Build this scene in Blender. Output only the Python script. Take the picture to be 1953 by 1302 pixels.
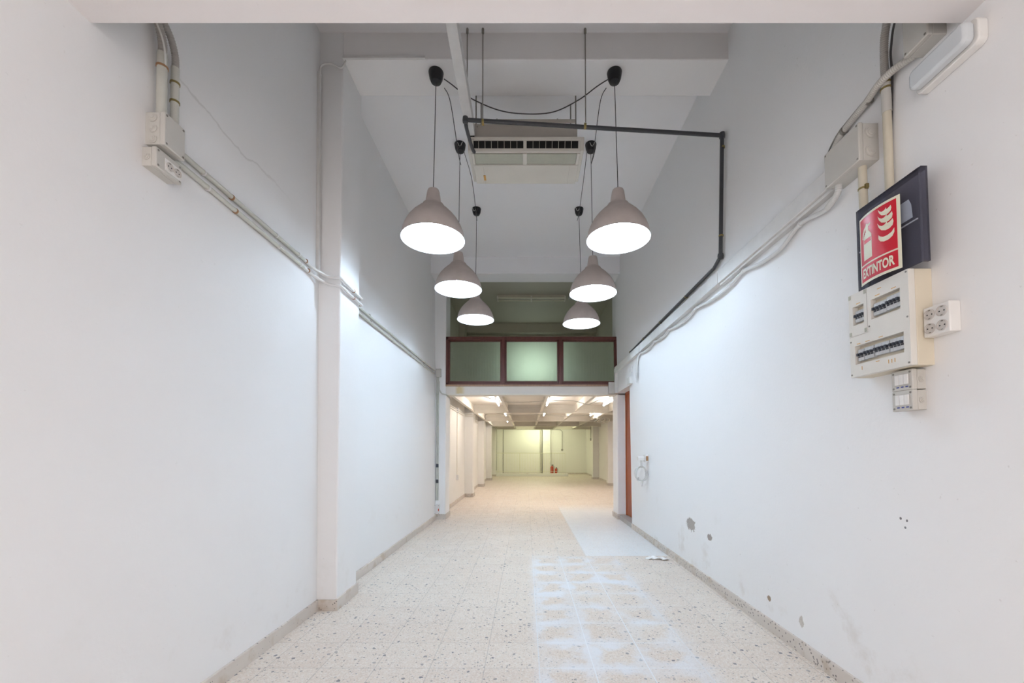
import bpy, math, random
from mathutils import Vector, Matrix
PI = math.pi
random.seed(7)
for o in list(bpy.data.objects): bpy.data.objects.remove(o)
scene = bpy.context.scene
COL = scene.collection

# ------------------------------------------------------------ camera
cam_d = bpy.data.cameras.new('camera'); cam = bpy.data.objects.new('camera', cam_d); COL.objects.link(cam)
cam.location = (0, 0, 1.2); cam.rotation_euler = (math.radians(91.6), 0, 0)
cam_d.sensor_width = 36.0; cam_d.lens = 805 / 1953 * 36
cam_d.shift_x = -26.5 / 1953; cam_d.shift_y = 184.5 / 1953
cam_d.clip_start = .02; cam_d.clip_end = 100
scene.camera = cam
# ------------------------------------------------------------ world: daylight entering by the open shopfront behind the camera
w = bpy.data.worlds.new('daylight'); scene.world = w; w.use_nodes = True
bg = w.node_tree.nodes['Background']
bg.inputs[0].default_value = (1.0, .945, .935, 1); bg.inputs[1].default_value = 1.12
# ------------------------------------------------------------ exposure
vs = scene.view_settings
vs.view_transform = 'Standard'; vs.look = 'None'; vs.gamma = 1; vs.exposure = 1.02; vs.use_curve_mapping = False
LAMP_E, TUBE_E, GREEN_E, MEZZ_E = 172.0, 34.0, 38.0, 1.3
LAMP_C, TUBE_C, GREEN_C = (.66, .83, 1), (1, .93, .88), (.93, 1, .66)

# ------------------------------------------------------------ node helpers
class NT:
    def __init__(s, name):
        s.m = bpy.data.materials.new(name); s.m.use_nodes = True
        s.t = s.m.node_tree; s.b = s.t.nodes['Principled BSDF']
        s._p = None
    def n(s, typ, **kw):
        x = s.t.nodes.new(typ)
        for k, v in kw.items(): setattr(x, k, v)
        return x
    def put(s, sock, v):
        if isinstance(v, bpy.types.NodeSocket): s.t.links.new(v, sock)
        elif isinstance(v, (tuple, list)) and len(v) == 3 and len(sock.default_value) == 4: sock.default_value = (*v, 1)
        else: sock.default_value = v
    def math(s, op, a, b=None, c=None, clamp=False):
        x = s.n('ShaderNodeMath', operation=op, use_clamp=clamp)
        s.put(x.inputs[0], a)
        if b is not None: s.put(x.inputs[1], b)
        if c is not None: s.put(x.inputs[2], c)
        return x.outputs[0]
    def pos(s):
        if s._p is None: s._p = s.n('ShaderNodeTexCoord').outputs['Object']
        return s._p
    def xyz(s, v=None):
        x = s.n('ShaderNodeSeparateXYZ'); s.put(x.inputs[0], v or s.pos()); return x.outputs
    def noise(s, scale, detail=3, rough=.5, vec=None):
        x = s.n('ShaderNodeTexNoise'); s.put(x.inputs['Vector'], vec or s.pos())
        x.inputs['Scale'].default_value = scale; x.inputs['Detail'].default_value = detail; x.inputs['Roughness'].default_value = rough
        return x.outputs['Fac']
    def vor(s, scale, vec=None):
        x = s.n('ShaderNodeTexVoronoi'); s.put(x.inputs['Vector'], vec or s.pos()); x.inputs['Scale'].default_value = scale
        return x.outputs
    def ramp(s, v, a, b, lo=0., hi=1.):
        x = s.n('ShaderNodeMapRange', interpolation_type='SMOOTHSTEP'); s.put(x.inputs[0], v)
        for i, q in enumerate((a, b, lo, hi)): x.inputs[i + 1].default_value = q
        return x.outputs[0]
    def mix(s, f, a, b):
        x = s.n('ShaderNodeMix', data_type='RGBA'); s.put(x.inputs[0], f); s.put(x.inputs[6], a); s.put(x.inputs[7], b)
        return x.outputs[2]
    def bump(s, h, strength=.2, dist=.002):
        x = s.n('ShaderNodeBump'); x.inputs['Strength'].default_value = strength; x.inputs['Distance'].default_value = dist
        s.put(x.inputs['Height'], h); s.t.links.new(x.outputs[0], s.b.inputs['Normal'])
    def base(s, v): s.put(s.b.inputs['Base Color'], v)
    def rough(s, v): s.put(s.b.inputs['Roughness'], v)

def plain(name, col, rough=.5, metal=0., var=.06, nscale=14, bump=0., spec=None):
    k = NT(name)
    n = k.noise(nscale, 4)
    dark = tuple(c * (1 - var * 2) for c in col); lite = tuple(min(1, c * (1 + var)) for c in col)
    k.base(k.mix(n, dark, lite)); k.rough(rough); k.b.inputs['Metallic'].default_value = metal
    if spec is not None: k.b.inputs['Specular IOR Level'].default_value = spec
    if bump: k.bump(k.noise(nscale * 12, 2), bump, .001)
    return k.m
def emis(name, col, strength, base=(.9, .9, .9)):
    k = NT(name); n = k.noise(3)
    k.base(base); k.put(k.b.inputs['Emission Color'], k.mix(n, col, tuple(c * .98 for c in col))); k.b.inputs['Emission Strength'].default_value = strength
    return k.m
def wallmat(name, col, dirt=.5, blobs=()):
    k = NT(name); x, y, z = k.xyz()
    c = k.mix(k.noise(1.3, 4), tuple(v * .975 for v in col), col)
    # scuffs and grime, denser by the floor
    low = k.ramp(z, .9, .05)
    g = k.math('MULTIPLY', k.ramp(k.noise(3.5, 6, .65), .56, .74), low)
    c = k.mix(k.math('MULTIPLY', g, .38 * dirt), c, (.58, .50, .42))
    sp = k.ramp(k.noise(38, 3, .6), .715, .74)
    c = k.mix(k.math('MULTIPLY', sp, .22 * dirt), c, (.4, .36, .33))
    for (bx, by, bz, ry, rz, bc) in blobs:
        dy = k.math('DIVIDE', k.math('SUBTRACT', y, by), ry); dz = k.math('DIVIDE', k.math('SUBTRACT', z, bz), rz)
        d = k.math('SQRT', k.math('ADD', k.math('MULTIPLY', dy, dy), k.math('MULTIPLY', dz, dz)))
        d = k.math('ADD', d, k.math('MULTIPLY', k.math('SUBTRACT', k.noise(35, 3, .7), .5), 1.6))
        c = k.mix(k.ramp(d, 1.0, .85), c, k.mix(k.noise(90, 4), tuple(v * .6 for v in bc), bc))
    cr = k.math('ABSOLUTE', k.math('ADD', k.math('SUBTRACT', z, 2.88), k.math('MULTIPLY', k.math('SUBTRACT', k.noise(3.2, 5, .6), .5), .16)))
    cr = k.math('MULTIPLY', k.ramp(cr, .010, .002), k.math('MULTIPLY', k.math('MULTIPLY', k.ramp(y, 1.8, 1.95), k.ramp(y, 2.9, 2.4)), k.math('LESS_THAN', x, -1.5)))
    c = k.mix(k.math('MULTIPLY', cr, .30), c, (.45, .43, .40))
    k.base(c); k.rough(.62); k.b.inputs['Specular IOR Level'].default_value = .3
    h = k.math('ADD', k.noise(4, 3), k.math('MULTIPLY', k.noise(60, 3), .25))
    k.bump(h, .35, .006)
    return k.m
M = {}
WC = (.89, .88, .872)
M['wall'] = wallmat('white_plaster', WC)
M['wall_r'] = wallmat('white_plaster_chipped', WC, 1, [(0, 4.17, .47, .115, .065, (.50, .45, .41)), (0, 3.75, .43, .05, .032, (.46, .40, .36)),
    (0, 2.85, .21, .022, .020, (.45, .34, .25)), (0, 2.52, .19, .022, .035, (.72, .66, .60)), (0, 1.83, .905, .006, .006, (.2, .19, .2)), (0, 1.80, .90, .005, .006, (.2, .19, .2)), (0, 1.81, .87, .005, .005, (.2, .19, .2))])
M['wall_rear'] = wallmat('cream_plaster', (.86, .84, .80), .8)
M['ceil'] = wallmat('ceiling_plaster', (.93, .915, .92), .3)
M['beam'] = wallmat('beam_plaster', (.91, .885, .87), .3)
M['soffit'] = wallmat('front_soffit_plaster', (.86, .82, .81), .3)
M['mezz'] = wallmat('unpainted_mezzanine_plaster', (.56, .52, .43), .4)

def floor_mat():
    k = NT('terrazzo_tiles'); x, y, z = k.xyz(); T = .302
    X = k.math('ADD', x, .53 + T * 20); Y = k.math('ADD', y, -2.36 + T * 20)
    dx = k.math('PINGPONG', X, T / 2); dy = k.math('PINGPONG', Y, T / 2)
    d = k.math('MINIMUM', dx, dy)
    cell = k.n('ShaderNodeCombineXYZ'); k.put(cell.inputs[0], k.math('FLOOR', k.math('DIVIDE', X, T))); k.put(cell.inputs[1], k.math('FLOOR', k.math('DIVIDE', Y, T)))
    wn = k.n('ShaderNodeTexWhiteNoise'); k.put(wn.inputs['Vector'], cell.outputs[0])
    base = k.mix(wn.outputs['Value'], (.70, .585, .49), (.75, .65, .555))
    base = k.mix(k.math('MULTIPLY', k.noise(1.6, 4), .5), base, (.77, .69, .62))
    # fine aggregate
    v1 = k.vor(150); r1 = k.xyz(v1['Color'])
    base = k.mix(k.math('MULTIPLY', k.math('GREATER_THAN', r1[0], .72), .45), base, (.56, .46, .38))
    base = k.mix(k.math('MULTIPLY', k.math('LESS_THAN', r1[1], .25), .45), base, (.84, .80, .75))
    # dark stone chips
    wob = k.n('ShaderNodeVectorMath', operation='MULTIPLY_ADD')
    nz = k.n('ShaderNodeTexNoise'); k.put(nz.inputs['Vector'], k.pos()); nz.inputs['Scale'].default_value = 70
    k.put(wob.inputs[0], nz.outputs['Color']); wob.inputs[1].default_value = (.014, .014, .014); k.put(wob.inputs[2], k.pos())
    for sc, pr, th, dk in ((33, .90, .34, (.15, .15, .165)), (72, .86, .36, (.24, .22, .21))):
        v = k.vor(sc, wob.outputs[0]); rc = k.xyz(v['Color'])
        f = k.math('MULTIPLY', k.math('GREATER_THAN', rc[0], pr), k.math('LESS_THAN', v['Distance'], th))
        base = k.mix(k.math('MULTIPLY', f, k.math('ADD', .45, k.math('MULTIPLY', rc[1], .5))), base, dk)
    base = k.mix(k.math('MULTIPLY', k.ramp(d, .0030, .0012), .5), base, (.36, .32, .29))
    # plaster dust wiped along joints, right of centre
    nn = k.noise(5, 5, .6)
    reg = k.math('MULTIPLY', k.math('MULTIPLY', k.ramp(x, .0, .12), k.ramp(x, 1.12, .86)), k.math('MULTIPLY', k.ramp(y, 1.6, 2.1), k.ramp(y, 5.0, 4.6)))
    edge = k.math('ADD', d, k.math('MULTIPLY', k.math('SUBTRACT', nn, .5), .30))
    str_ = k.ramp(k.noise(2.2, 3), .36, .62, .25, 1)
    dust = k.math('MULTIPLY', k.math('MULTIPLY', reg, k.ramp(edge, .105, .02)), str_)
    base = k.mix(k.math('MULTIPLY', dust, .78), base, (.80, .82, .86))
    jn = k.math('MULTIPLY', k.math('MULTIPLY', reg, k.ramp(d, .0035, .002)), .8)
    base = k.mix(jn, base, (.86, .88, .90))
    # newer white tiles by the right wall
    new = k.math('MULTIPLY', k.math('MULTIPLY', k.ramp(x, .66, .70), k.ramp(y, 4.80, 4.84)), k.ramp(y, 9.6, 8.0))
    base = k.mix(k.math('MULTIPLY', new, k.ramp(k.noise(40, 3), .3, .5, .45, .85)), base, (.80, .81, .82))
    # general grime
    base = k.mix(k.math('MULTIPLY', k.ramp(k.noise(2.7, 6, .7), .60, .80), .25), base, (.48, .44, .41))
    k.base(base); k.rough(k.ramp(k.noise(6, 4), .3, .7, .38, .6)); k.b.inputs['Specular IOR Level'].default_value = .35
    k.bump(k.ramp(d, 0, .003), .3, .001)
    return k.m
M['floor'] = floor_mat()
def terr():
    k = NT('terrazzo_baseboard'); v = k.vor(70); r = k.xyz(v['Color'])
    b = k.mix(k.noise(4), (.58, .51, .45), (.70, .64, .58))
    f = k.math('MULTIPLY', k.math('GREATER_THAN', r[0], .86), k.math('LESS_THAN', v['Distance'], .4))
    b = k.mix(k.math('MULTIPLY', f, .8), b, (.14, .12, .11)); b = k.mix(k.math('MULTIPLY', k.ramp(k.noise(7, 5), .55, .7), .5), b, (.45, .33, .22))
    k.base(b); k.rough(.6); return k.m
M['base'] = terr()
def wood(name, a, b):
    k = NT(name); mp = k.n('ShaderNodeMapping'); k.put(mp.inputs[0], k.pos()); mp.inputs['Scale'].default_value = (6, 6, .8)
    n = k.noise(6, 5, .6, mp.outputs[0]); k.base(k.mix(n, a, b)); k.rough(.42); return k.m
M['mahog'] = wood('mahogany', (.055, .014, .011), (.16, .045, .032))
M['sillwood'] = wood('worn_sill_wood', (.22, .11, .06), (.50, .32, .20))
M['doorwood'] = wood('orange_varnished_wood', (.24, .040, .005), (.44, .095, .014))
M['pvc'] = plain('grey_green_pvc', (.60, .59, .53), .42)
M['pvc_box'] = plain('beige_grey_pvc', (.60, .575, .53), .42, nscale=5)
M['corr'] = plain('grey_corrugated_pvc', (.42, .39, .36), .5)
M['cream_pvc'] = plain('cream_pvc', (.64, .58, .46), .42)
M['corr_l'] = plain('light_corrugated_pvc', (.68, .67, .65), .5)
M['white_pvc'] = plain('white_pvc', (.76, .74, .72), .4)
M['trunk'] = plain('painted_trunking', (.74, .72, .695), .5)
M['white_pl'] = plain('white_plastic', (.85, .83, .80), .3)
M['socket_in'] = plain('socket_recess_shade', (.62, .58, .54), .4)  # darker tone stands in for shade inside the socket recess
M['brass'] = plain('brass_clip', (.32, .25, .10), .4, .8)
M['rust'] = plain('rusty_clip', (.36, .20, .10), .7)
M['blackpipe'] = plain('dark_grey_pvc_pipe', (.050, .052, .058), .38)
M['black'] = plain('black_plastic', (.006, .006, .009), .42)
M['cord'] = plain('dark_cord', (.05, .045, .045), .5)
M['cordw'] = plain('white_cord', (.7, .69, .66), .5)
M['steel'] = plain('dull_steel', (.30, .28, .25), .45, .7)
M['shade'] = plain('taupe_shade', (.60, .52, .48), .72, var=.10, nscale=9, bump=.3)
M['lining'] = plain('white_enamel', (.84, .86, .88), .5, var=.01)
M['ac'] = plain('aged_cream_plastic', (.66, .625, .56), .45, var=.04, nscale=3)
M['ac_d'] = plain('aged_cream_metal', (.50, .46, .41), .5, var=.05, nscale=4)
M['ac_g'] = plain('grey_green_filter', (.46, .46, .38), .6)
M['void'] = plain('dark_interior', (.012, .012, .012), .8)
M['chip'] = plain('orange_marker', (.65, .36, .10), .5)
M['panelc'] = plain('yellowed_cream_plastic', (.74, .66, .52), .4, var=.06, nscale=6)
M['panelf'] = plain('offwhite_panel', (.76, .73, .67), .4, var=.03)
M['breaker'] = plain('grey_breaker', (.62, .64, .66), .35)
M['lever'] = plain('dark_lever', (.04, .045, .06), .35)
M['red'] = plain('sign_red', (.56, .006, .022), .33, var=.03)
M['sign'] = plain('luminous_cream', (.78, .76, .60), .4, var=.02)
M['redpaint'] = plain('red_enamel', (.55, .05, .02), .3)
M['blue'] = plain('blue_ink', (.06, .08, .30), .5)
M['cream_st'] = plain('cream_painted_steel', (.82, .77, .68), .55, var=.07, nscale=3)
M['cream_b'] = plain('beige_deck_boards', (.88, .84, .77), .6, var=.05, nscale=2)
M['paper'] = plain('crumpled_white_paper', (.93, .92, .90), .8)
M['stone'] = plain('grey_sill_stone', (.42, .41, .40), .6, var=.12, nscale=20)
M['bulb'] = emis('lamp_bulb', LAMP_C, LAMP_E)
M['tube'] = emis('tube_lit', TUBE_C, TUBE_E)
M['tubeg'] = emis('tube_yellow_green', GREEN_C, GREEN_E)
M['mezz_glow'] = emis('added_pane_glow', (.80, 1, .90), MEZZ_E)  # emission of the added panel behind the frosted panes
def fascia_mat():
    k = NT('stained_fascia'); x, y, z = k.xyz()
    c = k.mix(k.noise(3), (.72, .66, .60), (.79, .73, .67))
    s = k.math('MULTIPLY', k.ramp(x, -1.25, -1.19), k.ramp(x, -1.05, -1.14)); s = k.math('MULTIPLY', s, k.ramp(k.noise(14), .3, .5, .5, 1))
    c = k.mix(k.math('MULTIPLY', s, .75), c, (.60, .44, .16)); k.base(c); k.rough(.55); return k.m
M['fascia'] = fascia_mat()
def glassmat():
    k = NT('ribbed_frosted_glass'); k.base((.80, .88, .72)); k.b.inputs['Transmission Weight'].default_value = .94; k.rough(.48); k.b.inputs['IOR'].default_value = 1.45
    mp = k.n('ShaderNodeMapping'); k.put(mp.inputs[0], k.pos()); mp.inputs['Scale'].default_value = (1, 1, .35)
    h = k.math('ADD', k.noise(70, 2, .5, mp.outputs[0]), k.math('MULTIPLY', k.math('SINE', k.math('MULTIPLY', k.xyz()[0], 130)), .30))
    k.bump(h, .5, .004); return k.m
M['glass'] = glassmat()
def smoked():
    k = NT('smoked_clear_plastic'); k.base((.21, .21, .27)); k.b.inputs['Transmission Weight'].default_value = .8; k.b.inputs['IOR'].default_value = 1.18
    k.rough(k.ramp(k.noise(9, 4), .45, .6, .06, .25)); return k.m
M['smoked'] = smoked()

# ------------------------------------------------------------ mesh helpers
class MB:
    def __init__(s): s.v = []; s.f = []
    def add(s, vs, fs):
        b = len(s.v); s.v += [Vector(v) for v in vs]; s.f += [tuple(b + i for i in f) for f in fs]; return s
    def box(s, x0, x1, y0, y1, z0, z1):
        return s.add([(x0,y0,z0),(x1,y0,z0),(x1,y1,z0),(x0,y1,z0),(x0,y0,z1),(x1,y0,z1),(x1,y1,z1),(x0,y1,z1)],
                     [(0,3,2,1),(4,5,6,7),(0,1,5,4),(1,2,6,5),(2,3,7,6),(3,0,4,7)])
    def lathe(s, prof, c=(0,0,0), axis='Z', seg=24, closed=False):
        b = len(s.v); c = Vector(c)
        for r, h in prof:
            for i in range(seg):
                a = 2*PI*i/seg; u, v = r*math.cos(a), r*math.sin(a)
                p = {'Z': (u, v, h), 'X': (h, u, v), 'Y': (u, h, v)}[axis]
                s.v.append(c + Vector(p))
        n = len(prof)
        for j in range(n - 1):
            for i in range(seg):
                k = (i+1) % seg
                s.f.append((b+j*seg+i, b+j*seg+k, b+(j+1)*seg+k, b+(j+1)*seg+i))
        if not closed:
            s.f.append(tuple(b+i for i in range(seg))[::-1]); s.f.append(tuple(b+(n-1)*seg+i for i in range(seg)))
        return s
    def tube(s, pts, r, seg=10, smooth=0, ribs=0, amp=.12):
        P = [Vector(p) for p in pts]
        if smooth: P = catmull(P, smooth)
        if ribs:
            L = [0]
            for a, b_ in zip(P, P[1:]): L.append(L[-1] + (b_-a).length)
            n = max(4, int(L[-1] / ribs * 3)); Q = []; R = []; j = 0
            for i in range(n + 1):
                t = L[-1]*i/n
                while j < len(L)-2 and L[j+1] < t: j += 1
                q = (t-L[j])/max(1e-9, L[j+1]-L[j]); Q.append(P[j].lerp(P[j+1], min(1, q))); R.append(r*(1 if i % 3 else 1-amp*2))
            P = Q
        else: R = [r]*len(P)
        up = None; b = len(s.v); n = len(P)
        for i, p in enumerate(P):
            t = (P[min(i+1, n-1)] - P[max(i-1, 0)]).normalized()
            if up is None:
                up = Vector((0,0,1)) if abs(t.z) < .9 else Vector((0,1,0))
            side = t.cross(up)
            if side.length < 1e-5: side = t.cross(Vector((1,0,0)))
            side.normalize(); up = side.cross(t).normalized()
            for k in range(seg):
                a = 2*PI*k/seg; s.v.append(p + (side*math.cos(a) + up*math.sin(a))*R[i])
        for i in range(n-1):
            for k in range(seg):
                q = (k+1) % seg; s.f.append((b+i*seg+k, b+i*seg+q, b+(i+1)*seg+q, b+(i+1)*seg+k))
        s.f.append(tuple(b+k for k in range(seg))[::-1]); s.f.append(tuple(b+(n-1)*seg+k for k in range(seg)))
        return s
    def prism(s, poly, h0, h1, fn):   # poly of (a,b); fn(a,b,h) -> point
        n = len(poly)
        vs = [fn(a, b, h0) for a, b in poly] + [fn(a, b, h1) for a, b in poly]
        return s.add(vs, [tuple(range(n))[::-1], tuple(range(n, 2*n))] + [(i, (i+1) % n, n+(i+1) % n, n+i) for i in range(n)])
    def map(s, fn): s.v = [Vector(fn(*v)) for v in s.v]; return s
def catmull(P, k):
    out = []
    for i in range(len(P)-1):
        p0, p1, p2, p3 = P[max(i-1,0)], P[i], P[i+1], P[min(i+2, len(P)-1)]
        for j in range(k):
            t = j/k
            out.append(.5*((2*p1) + (p2-p0)*t + (2*p0-5*p1+4*p2-p3)*t*t + (3*p1-p0-3*p2+p3)*t**3))
    out.append(P[-1]); return out
def mk(name, mb, mat, parent=None, loc=(0,0,0), bevel=0, kind=None, label=None, cat=None, group=None, smooth=True):
    me = bpy.data.meshes.new(name); off = Vector(loc)
    if parent is not None: off = Vector(parent['_o'])
    me.from_pydata([v - off for v in mb.v], [], mb.f); me.update()
    import bmesh
    b = bmesh.new(); b.from_mesh(me); bmesh.ops.recalc_face_normals(b, faces=b.faces); b.to_mesh(me); b.free()
    if smooth:
        me.polygons.foreach_set('use_smooth', [True]*len(me.polygons)); me.set_sharp_from_angle(angle=math.radians(38))
    me.materials.append(M[mat] if isinstance(mat, str) else mat)
    o = bpy.data.objects.new(name, me); COL.objects.link(o)
    o['_o'] = tuple(off)
    if parent is not None: o.parent = parent
    else: o.location = off
    if parent is not None and parent.type == 'MESH': pass
    if bevel:
        m = o.modifiers.new('bevel', 'BEVEL'); m.width = bevel; m.segments = 2; m.limit_method = 'ANGLE'
    if kind: o['kind'] = kind
    if label: o['label'] = label
    if cat: o['category'] = cat
    if group: o['group'] = group
    return o
def thing(name, loc, label, cat, group=None):
    o = bpy.data.objects.new(name, None); o.empty_display_size = .05; COL.objects.link(o); o.location = loc; o['_o'] = tuple(loc)
    o['label'] = label; o['category'] = cat
    if group: o['group'] = group
    return o
def st(name, mb, mat, parent=None, **kw): return mk(name, mb, mat, parent, kind=None if parent else 'structure', **kw)
BX = lambda *a: MB().box(*a)

# wall planes: the long walls lean very slightly. local (w out of wall, u along the hall, v up)
XR = lambda z: 1.628 - .012*z
XL = lambda z: -1.568 - .008*z
R_ = lambda w, u, v: (XR(v) - w, u, v)
L_ = lambda w, u, v: (XL(v) + w, u, v)
CZ = 4.45      # hall ceiling
SZ = 2.76      # low ceiling over the shop front
Y1 = 7.36      # where the mezzanine begins
YB = 21.0      # rear wall
DZ = 2.36      # underside of mezzanine deck

# ------------------------------------------------------------ shell
st('floor', BX(-1.8, 3.2, -1.6, YB+.1, -.12, 0), 'floor', smooth=False)
st('wall_left', BX(-.25, 0, -1.6, Y1+.4, -.05, CZ+.1).map(L_), 'wall', smooth=False)
wr = BX(-.25, 0, -1.6, 6.50, -.05, CZ+.1).map(R_)
wr.add(BX(-.25, 0, 6.50, Y1, 2.20, CZ+.1).map(R_).v, [(0,3,2,1),(4,5,6,7),(0,1,5,4),(1,2,6,5),(2,3,7,6),(3,0,4,7)])
st('wall_right', wr, 'wall_r', smooth=False)
st('ceiling', BX(-1.8, 1.8, 1.2, Y1+.3, CZ, CZ+.12), 'ceil', smooth=False)
st('ceiling_front', BX(-1.8, 1.8, -1.6, 1.5, SZ, CZ+.1), 'soffit', smooth=False)
# ceiling beams
st('trim_1', BX(-1.425, 1.75, 3.20, 3.54, 4.235, CZ+.02), 'beam', bevel=.008, smooth=False)
st('trim_2', BX(-1.75, 1.75, 7.02, 7.40, 4.17, CZ+.02), 'ceil', bevel=.008, smooth=False)
# pilasters, left
st('trim_3', BX(-1.7, -1.42, 3.20, 3.57, 0, CZ+.01), 'wall', bevel=.012, smooth=False)
st('trim_4', BX(-1.7, -1.40, Y1, Y1+.40, 0, CZ+.01), 'wall', bevel=.012, smooth=False)
# pilaster beyond the door, right
st('trim_5', BX(1.60, 2.0, Y1, Y1+.40, 0, CZ+.01), 'wall', bevel=.010, smooth=False)
# door recess lining
st('trim_6', BX(1.86, 1.98, 6.3, Y1+.1, 0, 2.4), 'wall', smooth=False)

# baseboards
H = .08
def bb(name, mb): return st(name, mb, 'base', bevel=.003, smooth=False)
b = BX(-.01, .016, -1.6, 3.20, 0, H).map(L_)
b.box(-1.60, -1.42, 3.186, 3.20, 0, H); b.box(-1.424, -1.408, 3.186, 3.585, 0, H+.01); b.add(BX(-.01, .016, 3.57, Y1, 0, H).map(L_).v, [(0,3,2,1),(4,5,6,7),(0,1,5,4),(1,2,6,5),(2,3,7,6),(3,0,4,7)])
b.box(-1.58, -1.388, Y1-.014, Y1, 0, H+.01); b.box(-1.40, -1.386, Y1, Y1+.41, 0, H+.01)
bb('baseboard_left', b)
bb('baseboard_right', BX(-.01, .014, -1.6, 6.50, 0, H).map(R_))
b = MB().box(1.585, 1.74, Y1-.015, Y1, 0, .09); b.box(1.585, 1.60, Y1, Y1+.41, 0, .09)
bb('baseboard_door', b)
for i, (y0, y1) in enumerate(((Y1+.4, 10.83), (11.15, 13.87), (14.2, 16.8), (17.1, YB))): pass

# door in the right wall
door = st('door_1', BX(1.745, 1.785, 6.52, 7.33, .085, 2.18), 'doorwood', bevel=.003)
fr = MB().box(1.735, 1.80, 7.315, 7.36, .075, 2.20); fr.box(1.735, 1.80, 6.50, 6.545, .075, 2.20); fr.box(1.735, 1.80, 6.50, 7.36, 2.155, 2.20)
st('door_frame', fr, 'doorwood', door, bevel=.003)
st('trim_7', BX(1.622, 1.86, 6.50, Y1, 0, .075), 'stone', bevel=.004, smooth=False)

# ------------------------------------------------------------ mezzanine front
XA, XB = -1.405, 1.605
st('trim_8', BX(XA, XB, Y1+.005, Y1+.07, 2.17, 2.315), 'fascia', bevel=.004, smooth=False)
st('trim_9', BX(XA, 2.9, Y1+.0, Y1+.22, 2.165, 2.185), 'cream_st', smooth=False)
win = st('window_1', BX(XA, XB, Y1-.01, Y1+.10, 2.315, 2.345), 'sillwood', bevel=.003)
fm = MB(); z0, z1 = 2.345, 3.19
fm.box(XA, XB, Y1, Y1+.07, z1-.055, z1)
fm.box(XA, XB, Y1, Y1+.07, z0, z0+.035)
cols = [XA, -.395, .605, XB]
fm.box(XA, XA+.045, Y1, Y1+.07, z0, z1); fm.box(XB-.03, XB, Y1, Y1+.07, z0, z1)
for cx in cols[1:3]: fm.box(cx-.028, cx+.028, Y1-.006, Y1+.076, z0, z1)
st('window_frame', fm, 'mahog', win, bevel=.003)
for i in range(3):
    a = cols[i] + (.045 if i == 0 else .028); c = cols[i+1] - (.03 if i == 2 else .028)
    s_ = MB(); t = .028; zz0, zz1 = z0+.035, z1-.055
    s_.box(a, c, Y1+.012, Y1+.055, zz0, zz0+t); s_.box(a, c, Y1+.012, Y1+.055, zz1-t, zz1); s_.box(a, a+t, Y1+.012, Y1+.055, zz0, zz1); s_.box(c-t, c, Y1+.012, Y1+.055, zz0, zz1)
    sash = st('sash', s_, 'mahog', win, bevel=.003)
    st('pane', BX(a+t-.004, c-t+.004, Y1+.030, Y1+.036, zz0+t-.004, zz1-t+.004), 'glass', sash, smooth=False)

# mezzanine room
YM = 10.6
st('wall_mezzanine', BX(-1.6, 1.9, YM, YM+.1, DZ+.06, 4.6), 'mezz', smooth=False)
st('wall_mezzanine_left', BX(-1.75, -1.60, Y1+.4, YM, DZ+.06, 4.6), 'mezz', smooth=False)
st('wall_mezzanine_right', BX(1.75, 1.9, Y1+.4, YM, DZ+.06, 4.6), 'mezz', smooth=False)
st('ceiling_mezzanine', BX(-1.75, 1.9, Y1+.3, YM+.1, 4.33, 4.45), 'mezz', smooth=False)
st('trim_10', BX(-1.6, 1.75, YM-.25, YM, 4.10, 4.33), 'mezz', smooth=False)
st('trim_11', BX(-1.60, -1.46, YM-.6, YM-.25, DZ+.06, 4.33), 'mezz', smooth=False)
w2 = st('added_glow_panel', BX(-.25, .65, YM-.03, YM-.01, 2.95, 3.60), 'mezz_glow', smooth=False)  # added glowing panel, makes the bright spot in the frosted panes
f2 = MB(); f2.box(-.40, .80, YM-.04, YM, 2.90, 2.95); f2.box(-.40, .80, YM-.04, YM, 3.60, 3.65); f2.box(-.40, -.25, YM-.04, YM, 2.95, 3.60); f2.box(.65, .80, YM-.04, YM, 2.95, 3.60)
st('window_frame', f2, 'mahog', w2, smooth=False)  # surround of the added glow panel, invented along with it
# twin tube batten on the mezzanine ceiling
t = thing('fluorescent_batten', (0, 8.45, 4.33), 'long unlit twin-tube batten on the dark ceiling above the wooden window band', 'ceiling light')
mk('housing', BX(-.58, .80, 8.43, 8.53, 4.28, 4.33), 'cream_pvc', t, bevel=.004)
for yy in (8.40, 8.555): mk('tube', MB().tube([(-.56, yy, 4.255), (.78, yy, 4.255)], .015), 'sign', t)
for xx in (-.57, .11, .79): mk('tube_holder', BX(xx-.012, xx+.012, 8.385, 8.57, 4.235, 4.29), 'cream_st', t)
t = thing('cable_box', (.93, 8.45, 4.27), 'small square pale box on the dark ceiling at the right end of the unlit batten', 'junction box')
mk('cover', BX(.86, 1.0, 8.36, 8.48, 4.25, 4.33), 'pvc_box', t, bevel=.004)

# ------------------------------------------------------------ rear room under the mezzanine
st('wall_rear_left', BX(-1.8, -1.575, Y1+.4, YB, -.05, DZ+.2), 'wall_rear', smooth=False)
st('wall_rear_right', BX(3.0, 3.2, Y1, YB, -.05, DZ+.2), 'wall_rear', smooth=False)
st('wall_back', BX(-1.8, 3.2, YB, YB+.15, -.05, DZ+.2), 'wall_rear', smooth=False)
st('wall_cross', BX(1.95, 3.2, Y1+.1, Y1+.4, -.05, DZ+.2), 'wall_rear', smooth=False)
st('ceiling_rear', BX(-1.8, 3.2, Y1+.05, YB+.1, DZ, DZ+.06), 'cream_b', smooth=False)
n = 12
PL = [(10.83, .33, -1.36), (13.87, .33, -1.385), (16.8, .33, -1.37), (19.25, .3, -1.37)]
for (y, dpt, x) in PL:
    st('trim_%d' % n, BX(-1.6, x, y, y+dpt, 0, DZ), 'wall_rear', bevel=.01, smooth=False); n += 1
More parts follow.
